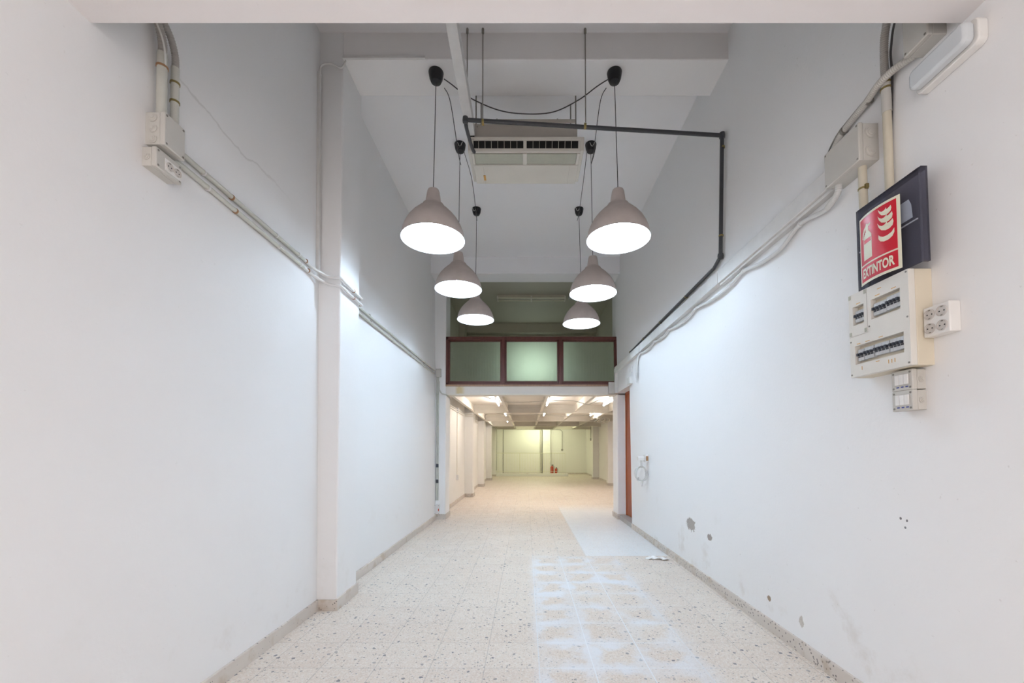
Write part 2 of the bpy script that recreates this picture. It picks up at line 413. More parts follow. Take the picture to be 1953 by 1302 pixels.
for (y, x) in ((14.4, 2.80), (17.4, 2.76)):
    st('trim_%d' % n, BX(x, 3.05, y, y+.33, 0, DZ), 'wall_rear', bevel=.01, smooth=False); n += 1
# pillars on the back wall
st('trim_%d' % n, BX(.83, 1.21, YB-.18, YB+.01, 0, DZ), 'wall_rear', bevel=.01, smooth=False); n += 1
st('trim_%d' % n, BX(-1.6, -1.16, YB-.12, YB+.01, 0, DZ), 'wall_rear', bevel=.01, smooth=False); n += 1
b = MB()
ys = [Y1+.4] + [q for p in PL for q in (p[0], p[0]+p[1])] + [YB]
for i in range(0, len(ys), 2): b.box(-1.58, -1.56, ys[i], ys[i+1], 0, H)
for (y, dpt, x) in PL: b.box(-1.575, x+.014, y-.014, y, 0, H+.01); b.box(x, x+.014, y, y+dpt, 0, H+.01)
bb('baseboard_rear_left', b)
b = MB().box(2.985, 3.0, Y1+.4, YB, 0, H)
for (y, x) in ((14.4, 2.80), (17.4, 2.76)): b.box(x-.014, 3.0, y-.014, y, 0, H); b.box(x-.014, x, y, y+.33, 0, H)
b.box(-1.4, 3.0, YB-.015, YB, 0, H)
bb('baseboard_rear_right', b)
# main cross beams (I sections) and runners between them
for (y) in (10.85, 13.9, 16.9, 19.4):
    m_ = MB().box(-1.575, 3.0, y, y+.018, 2.16, DZ); m_.box(-1.575, 3.0, y-.05, y+.07, 2.15, 2.165); m_.box(-1.575, 3.0, y-.02, y+.05, 2.262, 2.275)
    st('trim_%d' % n, m_, 'cream_st', smooth=False); n += 1
segs = ((Y1+.22, 10.80), (10.97, 13.85), (14.02, 16.85), (17.02, 19.35))
for x in (-1.34, -.47, .39, 1.26, 2.13):
    for (a, c) in segs:
        m_ = MB().box(x-.006, x+.006, a, c, 2.19, DZ); m_.box(x-.03, x+.03, a, c, 2.18, 2.19)
        st('trim_%d' % n, m_, 'cream_st', smooth=False); n += 1
# tube lights in the bays
def tube_light(x, y, L, mat, label, rz=0, grp=None):
    t = thing('tube_light', (x, y, DZ), label, 'ceiling light', grp)
    if rz == 0:
        for q in (-1, 1): mk('tube_holder', BX(x-.012, x+.012, y+q*(L/2-.012)-.008, y+q*(L/2-.012)+.008, DZ-.10, DZ-.034), 'white_pvc', t)
        mk('housing', BX(x-.018, x+.018, y-L/2, y+L/2, DZ-.035, DZ), 'white_pvc', t, bevel=.003)
        mk('tube', MB().tube([(x, y-L/2+.02, DZ-.085), (x, y+L/2-.02, DZ-.085)], .015), mat, t)
    else:
        mk('housing', BX(x-L/2, x+L/2, y-.06, y+.06, DZ-.04, DZ), 'white_pvc', t, bevel=.003)
        mk('tube', MB().tube([(x-L/2+.02, y, DZ-.06), (x+L/2-.02, y, DZ-.06)], .02), mat, t)
for x, lab in ((-.65, 'leftmost'), (.50, 'middle'), (1.87, 'rightmost')):
    tube_light(x, 9.55, 1.2, 'tube', 'lit tube light in the first bay under the mezzanine, %s of its row of three' % lab, grp='tube lights under the mezzanine')
for x, lab in ((-.62, 'leftmost'), (.55, 'middle'), (2.0, 'rightmost')):
    tube_light(x, 12.5, 1.2, 'tube', 'lit tube light in the second bay under the mezzanine, %s of its row of three' % lab, grp='tube lights under the mezzanine')
tube_light(-.7, 15.5, 1.2, 'tube', 'lit tube light far back in the third bay under the mezzanine, on the left', grp='tube lights under the mezzanine')
tube_light(0, 18.1, .5, 'tubeg', 'small greenish-white light on the last ceiling bay, left of centre', 1)
tube_light(1.77, 18.1, .5, 'tubeg', 'small greenish-white light on the last ceiling bay, right of centre', 1)
tube_light(.6, 19.9, 1.6, 'tubeg', 'yellow-green ceiling light above the railing by the rear wall', 1)
# curb and railing round the stairwell
st('trim_%d' % n, BX(-1.40, 1.93, 19.30, 19.46, 0, .13), 'wall_rear', bevel=.006, smooth=False); n += 1
t = thing('stair_railing', (0, 19.38, .13), 'thin cream metal railing with upright bars on the low kerb at the back', 'railing')
mk('top_rail', MB().tube([(-1.38, 19.38, 1.06), (1.80, 19.38, 1.06)], .012), 'sign', t)
mk('bottom_rail', MB().tube([(-1.38, 19.38, .22), (1.80, 19.38, .22)], .006, 6), 'sign', t)
for i in range(27): mk('baluster', MB().tube([(-1.38+i*.1223, 19.38, .13), (-1.38+i*.1223, 19.38, 1.06)], .0045 if i % 9 else .011, 6), 'sign', t)

# ------------------------------------------------------------ pendant lamps
PROF = [(.25, 0), (.2475, .02), (.239, .06), (.222, .105), (.197, .15), (.165, .19), (.130, .225), (.100, .252), (.086, .268), (.084, .276), (.072, .284), (.063, .290), (.060, .305), (.054, .35), (.048, .385), (.043, .398), (.024, .403), (.004, .403)]
def pendant(x, y, rim, top, cx, cy, label):
    t = thing('pendant_lamp', (x, y, top), label, 'pendant lamp', 'pendant lamps in two rows of three')
    mk('lamp_shade', MB().lathe([(.251, -.004)] + PROF + [(.0, .403)][:0], (x, y, rim), seg=40, closed=True), 'shade', t)
    inner = [(.2505, -.004)] + [(max(.004, r-.004), h-.002 if h < .05 else h-.005) for r, h in PROF[1:9]] + [(.06, .262), (.004, .266)]
    mk('shade_lining', MB().lathe(inner, (x, y, rim), seg=40, closed=True), 'lining', t, label='white enamelled inside of the shade')
    mk('lamp_socket', MB().lathe([(.02, .255), (.022, .23), (.018, .20)], (x, y, rim), seg=14), 'white_pl', t)
    mk('light_bulb', MB().lathe([(.012, .205), (.018, .19), (.036, .16), (.042, .135), (.036, .11), (.02, .096), (.003, .092)], (x, y, rim), seg=16), 'bulb', t)
    mk('pendant_cord', MB().tube([(x, y, rim+.40), (x+(cx-x)*.15, y+(cy-y)*.2, rim+.55), (cx, cy, top-.085)], .0032, 6, smooth=4), 'cord', t)
    mk('ceiling_cup', MB().lathe([(.058, 0), (.060, -.006), (.052, -.055), (.040, -.082), (.022, -.090), (.006, -.094)], (cx, cy, top), seg=28), 'black', t)
    return t
pendant(-.742, 3.33, 2.885, 4.235, -.722, 3.31, 'taupe bell pendant lamp, left row, nearest the camera, hung from the first beam')
pendant(.738, 3.33, 2.885, 4.235, .712, 3.31, 'taupe bell pendant lamp, right row, nearest the camera, hung from the first beam')
pendant(-.727, 4.50, 2.93, CZ, -.70, 4.40, 'taupe bell pendant lamp, left row, middle one, partly behind the big near lamp')
pendant(.722, 4.50, 2.885, CZ, .69, 4.40, 'taupe bell pendant lamp, right row, middle one, partly below the big near lamp')
pendant(-.690, 5.75, 2.99, CZ, -.665, 5.60, 'taupe bell pendant lamp, left row, farthest and smallest, before the window band')
pendant(.755, 5.70, 2.92, CZ, .715, 5.60, 'taupe bell pendant lamp, right row, farthest and smallest, before the window band')
def cable(name, pts, r, mat, label, cat='cable', sm=8, grp=None):
    return mk(name, MB().tube(pts, r, 6, smooth=sm), mat, loc=pts[0], label=label, cat=cat, group=grp)
cable('swag_cable', [(-.655, 3.30, 4.17), (-.60, 3.30, 4.13), (-.45, 3.29, 4.01), (-.22, 3.28, 3.90), (.0, 3.27, 3.86), (.22, 3.28, 3.885), (.42, 3.29, 3.99), (.57, 3.30, 4.11), (.655, 3.30, 4.165)], .0042, 'cord', 'dark cable swagged between the two nearest black ceiling cups')
cable('swag_cable', [(-.665, 3.36, 4.15), (-.63, 3.45, 4.10), (-.63, 3.85, 3.97), (-.66, 4.2, 4.09), (-.715, 4.345, 4.34), (-.70, 4.335, 4.37), (-.668, 4.36, 4.43)], .0036, 'cord', 'dark cable drooping from nearest left ceiling cup back to the middle left one')
cable('swag_cable', [(.655, 3.36, 4.15), (.62, 3.45, 4.10), (.63, 3.85, 3.97), (.66, 4.2, 4.09), (.725, 4.345, 4.34), (.71, 4.335, 4.38), (.68, 4.36, 4.43)], .0036, 'cord', 'dark cable drooping from nearest right ceiling cup back to the middle right one')
cable('swag_cable', [(-.665, 4.44, 4.40), (-.60, 4.6, 4.20), (-.60, 5.0, 4.06), (-.63, 5.35, 4.15), (-.67, 5.54, 4.37), (-.655, 5.53, 4.38), (-.64, 5.55, 4.44)], .0034, 'cord', 'dark cable drooping from middle left ceiling cup back to the farthest left one')
cable('swag_cable', [(.655, 4.44, 4.40), (.64, 4.6, 4.20), (.64, 5.0, 4.06), (.66, 5.35, 4.15), (.715, 5.53, 4.36), (.73, 5.53, 4.38), (.70, 5.55, 4.44)], .0034, 'cord', 'dark cable drooping from middle right ceiling cup back to the farthest right one')
for sx in (-1, 1):
    for (yy, x0) in ((4.4, .695), (5.6, .69)):
        cx = sx*x0
        mk('cord_loop', MB().tube([(cx-.025*1, yy-.052, CZ-.01), (cx-.008, yy-.055, CZ-.055), (cx+.010, yy-.055, CZ-.055), (cx+.028, yy-.052, CZ-.01)], .003, 6, smooth=5), 'cordw', loc=(cx, yy, CZ-.02), label='short white cord looped over the %s %s black ceiling cup' % ('middle' if yy < 5 else 'farthest', 'left' if sx < 0 else 'right'), cat='cord')

# ------------------------------------------------------------ air conditioner
t = thing('air_conditioner', (0, 3.78, 3.77), 'aged cream air conditioner hung by rods from the ceiling between the lamps', 'air conditioner')
def yzprism(x0, x1, poly): return MB().prism(poly, x0, x1, lambda a, b, h: (h, a, b))
mk('back_casing', yzprism(-.445, .445, [(3.57, 3.865), (3.57, 4.015), (3.62, 4.045), (3.93, 4.045), (3.99, 3.95), (4.0, 3.80), (3.60, 3.80)]), 'ac_d', t, bevel=.004)
mk('mounting_plate', yzprism(-.435, .425, [(3.555, 4.018), (3.565, 4.018), (3.60, 4.05), (3.56, 4.05)]), 'ac_d', t)
mk('side_cap', yzprism(-.500, -.452, [(3.535, 3.875), (3.60, 3.90), (3.98, 3.90), (4.0, 3.79), (3.98, 3.772), (3.56, 3.772)]), 'ac', t, bevel=.006)
mk('side_cap', yzprism(.452, .500, [(3.535, 3.875), (3.60, 3.90), (3.98, 3.90), (4.0, 3.79), (3.98, 3.772), (3.56, 3.772)]), 'ac', t, bevel=.006)
mk('outlet_interior', yzprism(-.47, .47, [(3.560, 3.858), (3.75, 3.858), (3.75, 3.785), (3.578, 3.785)]), 'void', t)
fr = yzprism(-.472, .472, [(3.530, 3.872), (3.545, 3.872), (3.555, 3.852), (3.538, 3.848)])
fr.add(yzprism(-.472, .472, [(3.553, 3.789), (3.573, 3.792), (3.585, 3.768), (3.562, 3.766)]).v, [tuple(range(4))[::-1], (4,5,6,7), (0,1,5,4), (1,2,6,5), (2,3,7,6), (3,0,4,7)])
for cx, hw in ((-.461, .011), (.461, .011), (-.008, .014)):
    fr.add(yzprism(cx-hw, cx+hw, [(3.538, 3.855), (3.553, 3.855), (3.575, 3.785), (3.556, 3.785)]).v, [tuple(range(4))[::-1], (4,5,6,7), (0,1,5,4), (1,2,6,5), (2,3,7,6), (3,0,4,7)])
mk('outlet_frame', fr, 'ac', t, bevel=.002)
for i in range(8):
    for s in (-1, 1):
        if i == 7: continue
        cx = -.008 + s*(.014 + (i+1)*.055)
        mk('vane', yzprism(cx-.0015, cx+.0015, [(3.545, 3.850), (3.60, 3.850), (3.60, 3.79), (3.562, 3.79)]), 'ac', t)
for x0, x1 in ((-.447, -.024), (.008, .44)):
    g = MB().box(x0, x1, 3.588, 3.715, 3.762, 3.775)
    for k in range(1, 4): xx = x0+(x1-x0)*k/4; g.box(xx-.0015, xx+.0015, 3.588, 3.715, 3.7600, 3.763)
    mk('inlet_grille', g, 'ac_g', t)
pn = MB().box(-.47, .47, 3.735, 3.985, 3.756, 3.776); pn.box(-.47, .47, 3.718, 3.733, 3.752, 3.776); pn.box(-.028, .010, 3.58, 3.725, 3.757, 3.776)
pn.box(-.47, -.449, 3.58, 3.725, 3.757, 3.776); pn.box(.442, .47, 3.58, 3.725, 3.757, 3.776)
mk('bottom_panel', pn, 'ac', t, bevel=.003)
for xx in (-.385, .395): mk('panel_seam', BX(xx-.0012, xx+.0012, 3.74, 3.983, 3.7550, 3.7575), 'ac_d', t)
mk('sensor_tab', BX(-.395, -.375, 3.86, 3.93, 3.752, 3.7575), 'chip', t, label='small orange tab on the bottom panel')
for xx in (-.42, .43):
    for zz in (3.88, 3.99): mk('screw', MB().lathe([(.005, 0), (.005, -.004)], (xx, 3.57, zz), 'Y', 8), 'steel', t)
for xx in (-.437, .437): mk('hanger_rod', MB().tube([(xx, 3.62, 4.02), (xx, 3.62, CZ)], .006, 8), 'steel', t)
for xx in (-.42, .42):
    mk('hanger_rod', MB().tube([(xx, 3.88, 4.02), (xx, 3.88, CZ)], .006, 8), 'steel', t)

# white trunking from the front to the unit
t = thing('ceiling_trunking', (-.465, 3.0, 3.94), 'white square trunking running along the hall to the air conditioner', 'cable trunking')
mk('channel', BX(-.508, -.436, 1.52, 3.535, 3.885, 3.985), 'trunk', t, bevel=.002)
mk('end_opening', BX(-.490, -.442, 3.535, 3.555, 3.855, 3.90), 'void', t)
def rod(x, y, z0, lab):
    t = thing('hanging_rod', (x, y, CZ), lab, 'hanging rod')
    mk('threaded_rod', MB().tube([(x, y, z0), (x, y, CZ)], .0045, 8), 'steel', t)
    mk('anchor_nut', MB().lathe([(.010, 0), (.010, -.035)], (x, y, CZ), seg=6), 'steel', t)
    return t
rod(-.452, 3.17, 3.985, 'thin steel rod just right of the white trunking, leftmost of the three rods')
for x, z, lab in ((-.332, 3.745, 'thin steel rod hanging from the ceiling, holding the left end of the dark pipe'), (.458, 3.715, 'thin steel rod hanging from the ceiling, holding the dark pipe right of centre')):
    t = rod(x, 3.17, z, lab)
    mk('pipe_clamp', MB().lathe([(.022, -.008), (.022, .008)], (x, 3.195, z-.012), 'X', 14), 'brass', t)
# dark drain pipe
t = thing('drain_pipe', (1.55, 3.28, 3.70), 'dark grey plastic pipe crossing the hall then running down and along the right wall', 'pipe')
mk('cross_pipe', MB().tube([(-.468, 3.195, 3.752), (XR(3.7)-.030, 3.275, 3.690)], .0155), 'blackpipe', t)
mk('unit_branch', MB().tube([(-.468, 3.195, 3.752), (-.468, 3.27, 3.735), (-.455, 3.50, 3.755), (-.445, 3.565, 3.765)], .0145, smooth=3), 'blackpipe', t)
mk('wall_drop', MB().tube([(XR(3.7)-.030, 3.275, 3.690), (XR(2.75)-.026, 3.36, 2.76)], .0155), 'blackpipe', t)
mk('wall_run', MB().tube([(XR(2.75)-.026, 3.36, 2.76), (XR(2.7)-.026, 3.48, 2.715), (XR(2.7)-.02, 6.35, 2.675)], .0145), 'blackpipe', t)
for p in ((-.468, 3.195, 3.752), (XR(3.7)-.030, 3.275, 3.690), (XR(2.75)-.026, 3.36, 2.76)):
    mk('elbow', MB().lathe([(.006, -.026), (.021, -.020), (.023, 0), (.021, .020), (.006, .026)], p, seg=14), 'blackpipe', t)
for p, ax in (((XR(3.6)-.025, 3.284, 3.60), 'Z'), ((XR(2.9)-.025, 3.345, 2.92), 'Z'), ((XR(2.7)-.022, 4.1, 2.706), 'Y'), ((XR(2.7)-.022, 4.9, 2.695), 'Y'), ((XR(2.7)-.022, 5.6, 2.686), 'Y'), ((XR(2.7)-.020, 6.32, 2.676), 'Y')):
    mk('pipe_clip', MB().lathe([(.0185, -.006), (.0185, .006)], p, ax, 12), 'brass', t)

# ------------------------------------------------------------ left wall fittings
def wallbox(nm, F, u0, u1, v0, v1, d, mat, lab, cat='junction box', knock=0, screws=True, kside=None, lid=.022, lidmat=None):
    t = thing(nm, F(0, (u0+u1)/2, v0), lab, cat)
    mk('box_body', BX(-.002, d-lid, u0, u1, v0, v1).map(F), mat, t, bevel=.003)
    mk('lid', BX(d-lid+.001, d, u0-.002, u1+.002, v0-.002, v1+.002).map(F), lidmat or mat, t, bevel=.004)
    if screws:
        for uu in (u0+.009, u1-.009):
            for vv in (v0+.009, v1-.009): mk('screw', MB().lathe([(.0045, d-.003), (.0045, d+.0012)], (0, uu, vv), 'X', 10).map(F), 'steel', t)
    for k in range(knock):
        vv = v0 + (v1-v0)*(k+.5)/knock; rr = min((v1-v0)/knock*.42, (d-lid)*.40)
        mk('knockout', MB().lathe([(rr, 0), (rr, -.003), (rr*.8, -.003), (rr*.72, -.006), (rr*.5, -.006), (rr*.45, -.009), (.001, -.009)], ((d-lid)*.5, u0, vv), 'Y', 18).map(F), mat, t)
    return t
wallbox('junction_box', L_, 1.725, 1.828, 2.475, 2.612, .082, 'pvc_box', 'square beige junction box high on the left wall, above the double socket', knock=3)
t = wallbox('double_socket', L_, 1.712, 1.838, 2.375, 2.455, .060, 'pvc_box', 'beige surface double socket box under the left junction box', 'wall socket', knock=1)
mk('socket_plate', BX(.0605, .0625, 1.752, 1.836, 2.385, 2.435).map(L_), 'white_pl', t)
def outlet(F, u, v, r, w0, parent):
    o = mk('outlet', MB().lathe([(r, w0-.001), (r, w0+.004), (r*.9, w0+.0045), (r*.86, w0+.0008), (.001, w0+.0008)], (0, u, v), 'X', 24).map(F), 'socket_in', parent)
    for q in (-1, 1):
        mk('pin_hole', MB().lathe([(.0027, w0+.0006), (.0027, w0+.0014)], (0, u+q*.0085*r/.019, v), 'X', 8).map(F), 'void', o)
        mk('earth_clip', BX(w0+.0006, w0+.003, u-.003, u+.003, v+q*r*.78-.0018, v+q*r*.78+.0018).map(F), 'steel', o)
for uu in (1.774, 1.814): outlet(L_, uu, 2.410, .0178, .0625, t)
def clip_at(p, r, ax, mat, parent, hw=.004): return mk('pipe_clip', MB().lathe([(r, -hw), (r, hw)], p, ax, 12), mat, parent)
# risers above the box
def riser(u, r, label, mat='pvc', top=((-.0,)), rr=None, clips=()):
    t = thing('riser_pipe', L_(r+.004, u, 2.6), label, 'conduit')
    mk('pipe', MB().tube([L_(r+.012, u, 2.59), L_(r+.012, u, 2.90)], r, 12), mat, t)
    pts = [L_(r+.012, u, 2.885), L_(r+.012, u-.003, 2.96), L_(r+.02, u-.05, 3.02), L_(r+.02, u-.13, 3.055), L_(r+.02, u-.30, 3.07)]
    mk('flexible_conduit', MB().tube(pts, r*.86, 12, smooth=8, ribs=.009, amp=.06), 'corr', t)
    for v, m_ in clips: clip_at(L_(r+.012, u, v), r+.003, 'Z', m_, t)
riser(1.765, .019, 'left grey-green riser pipe above the left junction box, bending forward', clips=((2.84, 'rust'),))
riser(1.835, .016, 'right grey-green riser pipe above the left junction box, held by brass clips', clips=((2.83, 'brass'), (2.745, 'brass')))
cable('loose_wire', [L_(.045, 1.765, 2.82), L_(.055, 1.74, 2.93), L_(.05, 1.66, 3.02), L_(.05, 1.5, 3.06)], .004, 'cordw', 'thin white wire beside the left riser pipes')
# two long conduits left wall; they jog over the pilaster
for (v, lab, gr, dv) in ((2.553, 'upper of the two long conduits on the left wall, crossing the pilaster', 1, 0), (2.497, 'lower of the two long conduits on the left wall, crossing the pilaster', 2, 0)):
    t = thing('wall_conduit', L_(.014, 2.4, v), lab, 'conduit', 'long conduits on the left wall')
    r = .0125
    mk('near_pipe', MB().tube([L_(.016, 1.83, v), L_(.016, 2.95, v-.004)], r, 10), 'pvc', t)
    yo = .016
    xf = -1.42
    pts = [L_(.016, 2.93, v-.004), L_(.018, 3.06, v-.010), L_(.05, 3.15, v-.022), (-1.50, 3.178, v-.036), (xf-.0, 3.182-.002, v-.05 if gr == 2 else v-.042), (xf+.018, 3.22, v-.055), (xf+.018, 3.32, v-.06), (xf+.018, 3.50, v-.062), (xf+.016, 3.575, v-.062), (xf-.03, 3.60, v-.055), L_(.03, 3.66, v-.035), L_(.016, 3.80, v-.012)]
    mk('bent_section', MB().tube(pts, r*.92, 10, smooth=6), 'white_pvc', t)
    mk('far_pipe', MB().tube([L_(.016, 3.78, v-.012), L_(.016, 7.20, v+.012)], r, 10), 'pvc', t)
    for q, m_ in ((2.02, 'white_pvc'), (2.22, 'rust'), (2.62, 'white_pvc'), (2.88, 'white_pvc'), (2.98, 'rust'), (4.2, 'pvc'), (4.9, 'pvc'), (5.7, 'pvc'), (6.5, 'pvc')):
        clip_at(L_(.016, q+(gr-1)*.03, v-.003+(0 if q < 3 else .0)), r+.003, 'Y', m_, t)
    clip_at((xf+.018, 3.40, v-.061), r+.002, 'Y', 'rust', t)
# thin trunk by pilaster and along beam
t = thing('corner_conduit', L_(.01, 3.17, 3.4), 'thin white trunking up the corner by the left pilaster then along the beam', 'cable trunking')
mk('vertical_channel', BX(0, .022, 3.155, 3.185, 2.56, 4.10).map(L_), 'trunk', t, bevel=.002)
mk('loop_cable', MB().tube([L_(.012, 3.17, 4.09), L_(.03, 3.165, 4.155), (-1.50, 3.17, 4.175), (-1.43, 3.18, 4.15), (-1.40, 3.195, 4.222)], .007, 8, smooth=6), 'trunk', t)
mk('beam_channel', BX(-1.42, -.78, 3.183, 3.200, 4.232, 4.252), 'trunk', t, bevel=.002)
# end of the left run: box, twin droppers, box
t = wallbox('junction_box', lambda w, u, v: (-1.535+u, Y1-w, v), -.03, .055, 2.475, 2.615, .05, 'pvc_box', 'small grey junction box where the left conduits end at the far pillar', knock=0)
t = thing('dropper_conduit', (-1.54, Y1-.02, 1.3), 'grey vertical conduit on the far left pillar down to the low box', 'conduit')
for xx in (-1.553, -1.525): mk('pipe', MB().tube([(xx, Y1-.018, .33), (xx, Y1-.018, 2.475)], .011, 8), 'pvc', t)
for zz in (2.17, 1.55): clip_at((-1.539, Y1-.018, zz), .026, 'Z', 'pvc', t)
for zz in (.93, .66): mk('dark_patch', BX(-1.562, -1.515, Y1-.032, Y1-.029, zz-.03, zz+.03), 'lever', t)
t = wallbox('low_socket_box', lambda w, u, v: (-1.53+u, Y1-w, v), -.045, .035, .10, .255, .06, 'white_pvc', 'cream switch box low at the foot of the far left pillar', 'wall socket')
mk('red_button', BX(-1.512, -1.498, Y1-.064, Y1-.06, .15, .19), 'redpaint', t, label='small red switch')
# conduits into the rear room
t = thing('rear_conduit', (-1.45, Y1-.02, 2.15), 'grey conduit leaving the far left pillar and following the rear left wall', 'conduit')
mk('bend', MB().tube([(-1.515, Y1-.016, 2.40), (-1.512, Y1-.016, 2.26), (-1.47, Y1-.016, 2.19), (-1.41, Y1-.016, 2.17), (-1.385, Y1+.02, 2.165), (-1.385, Y1+.38, 2.15), (-1.44, Y1+.44, 2.14), (-1.55, Y1+.5, 2.13), (-1.555, Y1+.8, 2.12)], .011, 8, smooth=5), 'pvc', t)
for dz in (0, -.045):
    mk('pipe', MB().tube([(-1.558, Y1+.42, 2.12+dz), (-1.558, 10.60, 2.11+dz), (-1.50, 10.78, 2.11+dz), (-1.35, 10.81, 2.11+dz), (-1.345, 11.15, 2.11+dz), (-1.54, 11.25, 2.11+dz), (-1.558, 13.7, 2.11+dz)], .010, 8), 'cream_st', t)
for (yy, z0, lab) in ((9.6, .52, 'cream dropper conduit and socket on the rear left wall, nearest'), (11.9, .50, 'cream dropper conduit and socket on the rear left wall, between the first pillars'), (15.4, .62, 'small socket on the far rear left wall')):
    t = thing('wall_socket', (-1.56, yy, z0), lab, 'wall socket')
    mk('socket_box', BX(-1.577, -1.53, yy-.045, yy+.045, z0, z0+.12), 'white_pvc', t, bevel=.004)
    mk('dropper', MB().tube([(-1.562, yy, z0+.12), (-1.562, yy, 2.09)], .009, 8), 'cream_st', t)
    mk('top_box', BX(-1.577, -1.53, yy-.05, yy+.05, 2.05, 2.16), 'white_pvc', t, bevel=.004)
for (pts, lab) in (([(-1.0, 8.55, DZ-.02), (-.55, 8.56, 2.20), (-.1, 8.55, 2.17), (.45, 8.56, 2.20), (.95, 8.55, 2.20), (1.26, 8.55, 2.13), (1.5, 8.55, 2.22), (1.9, 8.55, DZ-.02)], 'slack cable under the mezzanine deck in the first bay'),
                   ([(-1.2, 11.6, 2.26), (-.4, 11.6, 2.17), (.4, 11.6, 2.17), (1.2, 11.6, 2.13), (2.1, 11.6, 2.20), (2.6, 11.6, 2.28)], 'slack cable under the mezzanine deck in the second bay')):
    cable('slack_cable', pts, .007, 'pvc', lab)
for k in range(6):
    cable('rear_cable', [(1.95+k*.07, 12.3, 2.15), (2.15+k*.07, 12.6, 2.13), (2.25+k*.09, 13.8, 2.12), (2.75, 15.0-k*.1, 2.15)], .010, 'cream_st' if k % 2 else 'pvc', ('bundled pipe under the deck at rear right, %s of six' % ('first from the left','second from the left','third from the left','third from the right','second from the right','rightmost')[k]), 'pipe', 5, 'bundled pipes under the deck at right')

# back wall fittings
t = thing('downpipe', (-1.13, YB-.04, 1), 'dark vertical pipe on the left of the rear wall', 'pipe'); mk('pipe', MB().tube([(-1.13, YB-.03, .0), (-1.13, YB-.03, 2.30)], .022, 8), 'corr', t)
t = thing('downpipe', (.78, YB-.06, 1), 'thick vertical pipe against the rear wall pillar, left side', 'pipe'); mk('pipe', MB().tube([(.78, YB-.05, .0), (.78, YB-.05, 2.30)], .042, 10), 'corr', t); mk('pipe', MB().tube([(.70, YB-.03, .0), (.70, YB-.03, 2.30)], .016, 8), 'cream_st', t)
t = thing('back_conduit', (0, YB-.02, 2.2), 'thin conduit across the top of the rear wall bending down to a round box', 'conduit')
mk('pipe', MB().tube([(-1.45, YB-.15, .2), (-1.45, YB-.15, 2.22), (-1.1, YB-.04, 2.22), (.6, YB-.04, 2.22), (.80, YB-.2, 2.22), (1.24, YB-.2, 2.22), (1.34, YB-.04, 2.22), (1.72, YB-.04, 2.20), (1.80, YB-.04, 2.12), (1.80, YB-.04, 1.25)], .013, 8), 'corr', t)
mk('round_box', MB().lathe([(.055, 0), (.055, -.04), (.02, -.045)], (1.80, YB, 1.21), 'Y', 18), 'corr', t)
for k, (xx, zt, zb) in enumerate(((2.86, 2.25, 1.55), (2.9, 2.3, 1.75))):
    t = thing('cable_switch', (xx, 18.6+k, zb), ('dark hanging cable with a small box on the rear right wall, %s' % ('nearer' if k == 0 else 'farther')), 'switch')
    mk('wire', MB().tube([(2.985, 18.4+k, zt), (2.985, 18.4+k, zb)], .012, 6), 'corr', t); mk('switch_box', BX(2.95, 3.0, 18.35+k, 18.47+k, zb-.12, zb), 'corr', t)
def extinguisher(x, y, h, r, lab):
    t = thing('fire_extinguisher', (x, y, 0), lab, 'fire extinguisher', 'red extinguishers by the rear pillar')
    mk('cylinder_body', MB().lathe([(r*.85, 0), (r, .015), (r, h*.72), (r*.85, h*.80), (r*.35, h*.86), (r*.3, h*.9)], (x, y, 0), seg=18), 'redpaint', t)
    mk('valve', MB().lathe([(r*.32, h*.88), (r*.32, h*.95), (r*.2, h)], (x, y, 0), seg=10), 'black', t)
    mk('handle', BX(x-r*.2, x+r*1.0, y-.01, y+.01, h*.95, h*.985), 'black', t)
    mk('hose', MB().tube([(x+r*.3, y-.02, h*.92), (x+r*1.2, y-.03, h*.8), (x+r*1.15, y-.03, h*.35)], .01, 6, smooth=5), 'black', t)
extinguisher(1.27, 20.55, .50, .075, 'taller red fire extinguisher by the pillar at the rear wall')
extinguisher(1.47, 20.55, .36, .06, 'shorter red fire extinguisher to the right of the taller one, rear wall')

# ------------------------------------------------------------ right wall fittings
t = wallbox('junction_box', R_, 1.872, 2.088, 2.512, 2.682, .092, 'pvc_box', 'large rectangular beige junction box high on the right wall', knock=2)
t = wallbox('junction_box', R_, 1.555, 1.655, 2.775, 2.93, .075, 'pvc_box', 'grey junction box at top right, just behind the low front ceiling')
# riser pipe 1 (corrugated above, smooth below)
t = thing('riser_pipe', R_(.02, 1.80, 2.3), 'cream riser pipe behind the smoked cover, its top sleeved with grey conduit', 'conduit')
mk('pipe', MB().tube([R_(.022, 1.80, 1.93), R_(.022, 1.80, 2.80)], .0165, 12), 'cream_pvc', t)
mk('sleeve', MB().tube([R_(.022, 1.80, 2.67), R_(.022, 1.80, 2.80)], .0185, 12), 'pvc_box', t)
mk('flexible_conduit', MB().tube([R_(.022, 1.80, 2.80), R_(.03, 1.795, 2.90), R_(.05, 1.76, 3.0), R_(.05, 1.70, 3.08), R_(.05, 1.4, 3.12)], .015, 12, smooth=8, ribs=.008, amp=.06), 'corr', t)
for v in (2.80, 2.775): clip_at(R_(.022, 1.80, v), .021, 'Z', 'brass', t)
cable('black_cable', [R_(.008, 1.80, 2.55), R_(.008, 1.79, 2.70), R_(.015, 1.775, 2.82), R_(.03, 1.76, 2.92), R_(.04, 1.70, 3.03), R_(.04, 1.5, 3.10)], .0045, 'cord', 'black cable beside the grey conduit at top right')
t = thing('riser_pipe', R_(.02, 1.93, 2.3), 'short cream pipe from the big right junction box down behind the sign', 'conduit')
mk('pipe', MB().tube([R_(.035, 1.925, 1.90), R_(.035, 1.925, 2.53)], .0175, 12), 'cream_pvc', t)
clip_at(R_(.035, 1.925, 2.41), .020, 'Z', 'brass', t); mk('clip_bolt', BX(.03, .044, 1.896, 1.906, 2.40, 2.42).map(R_), 'brass', t)
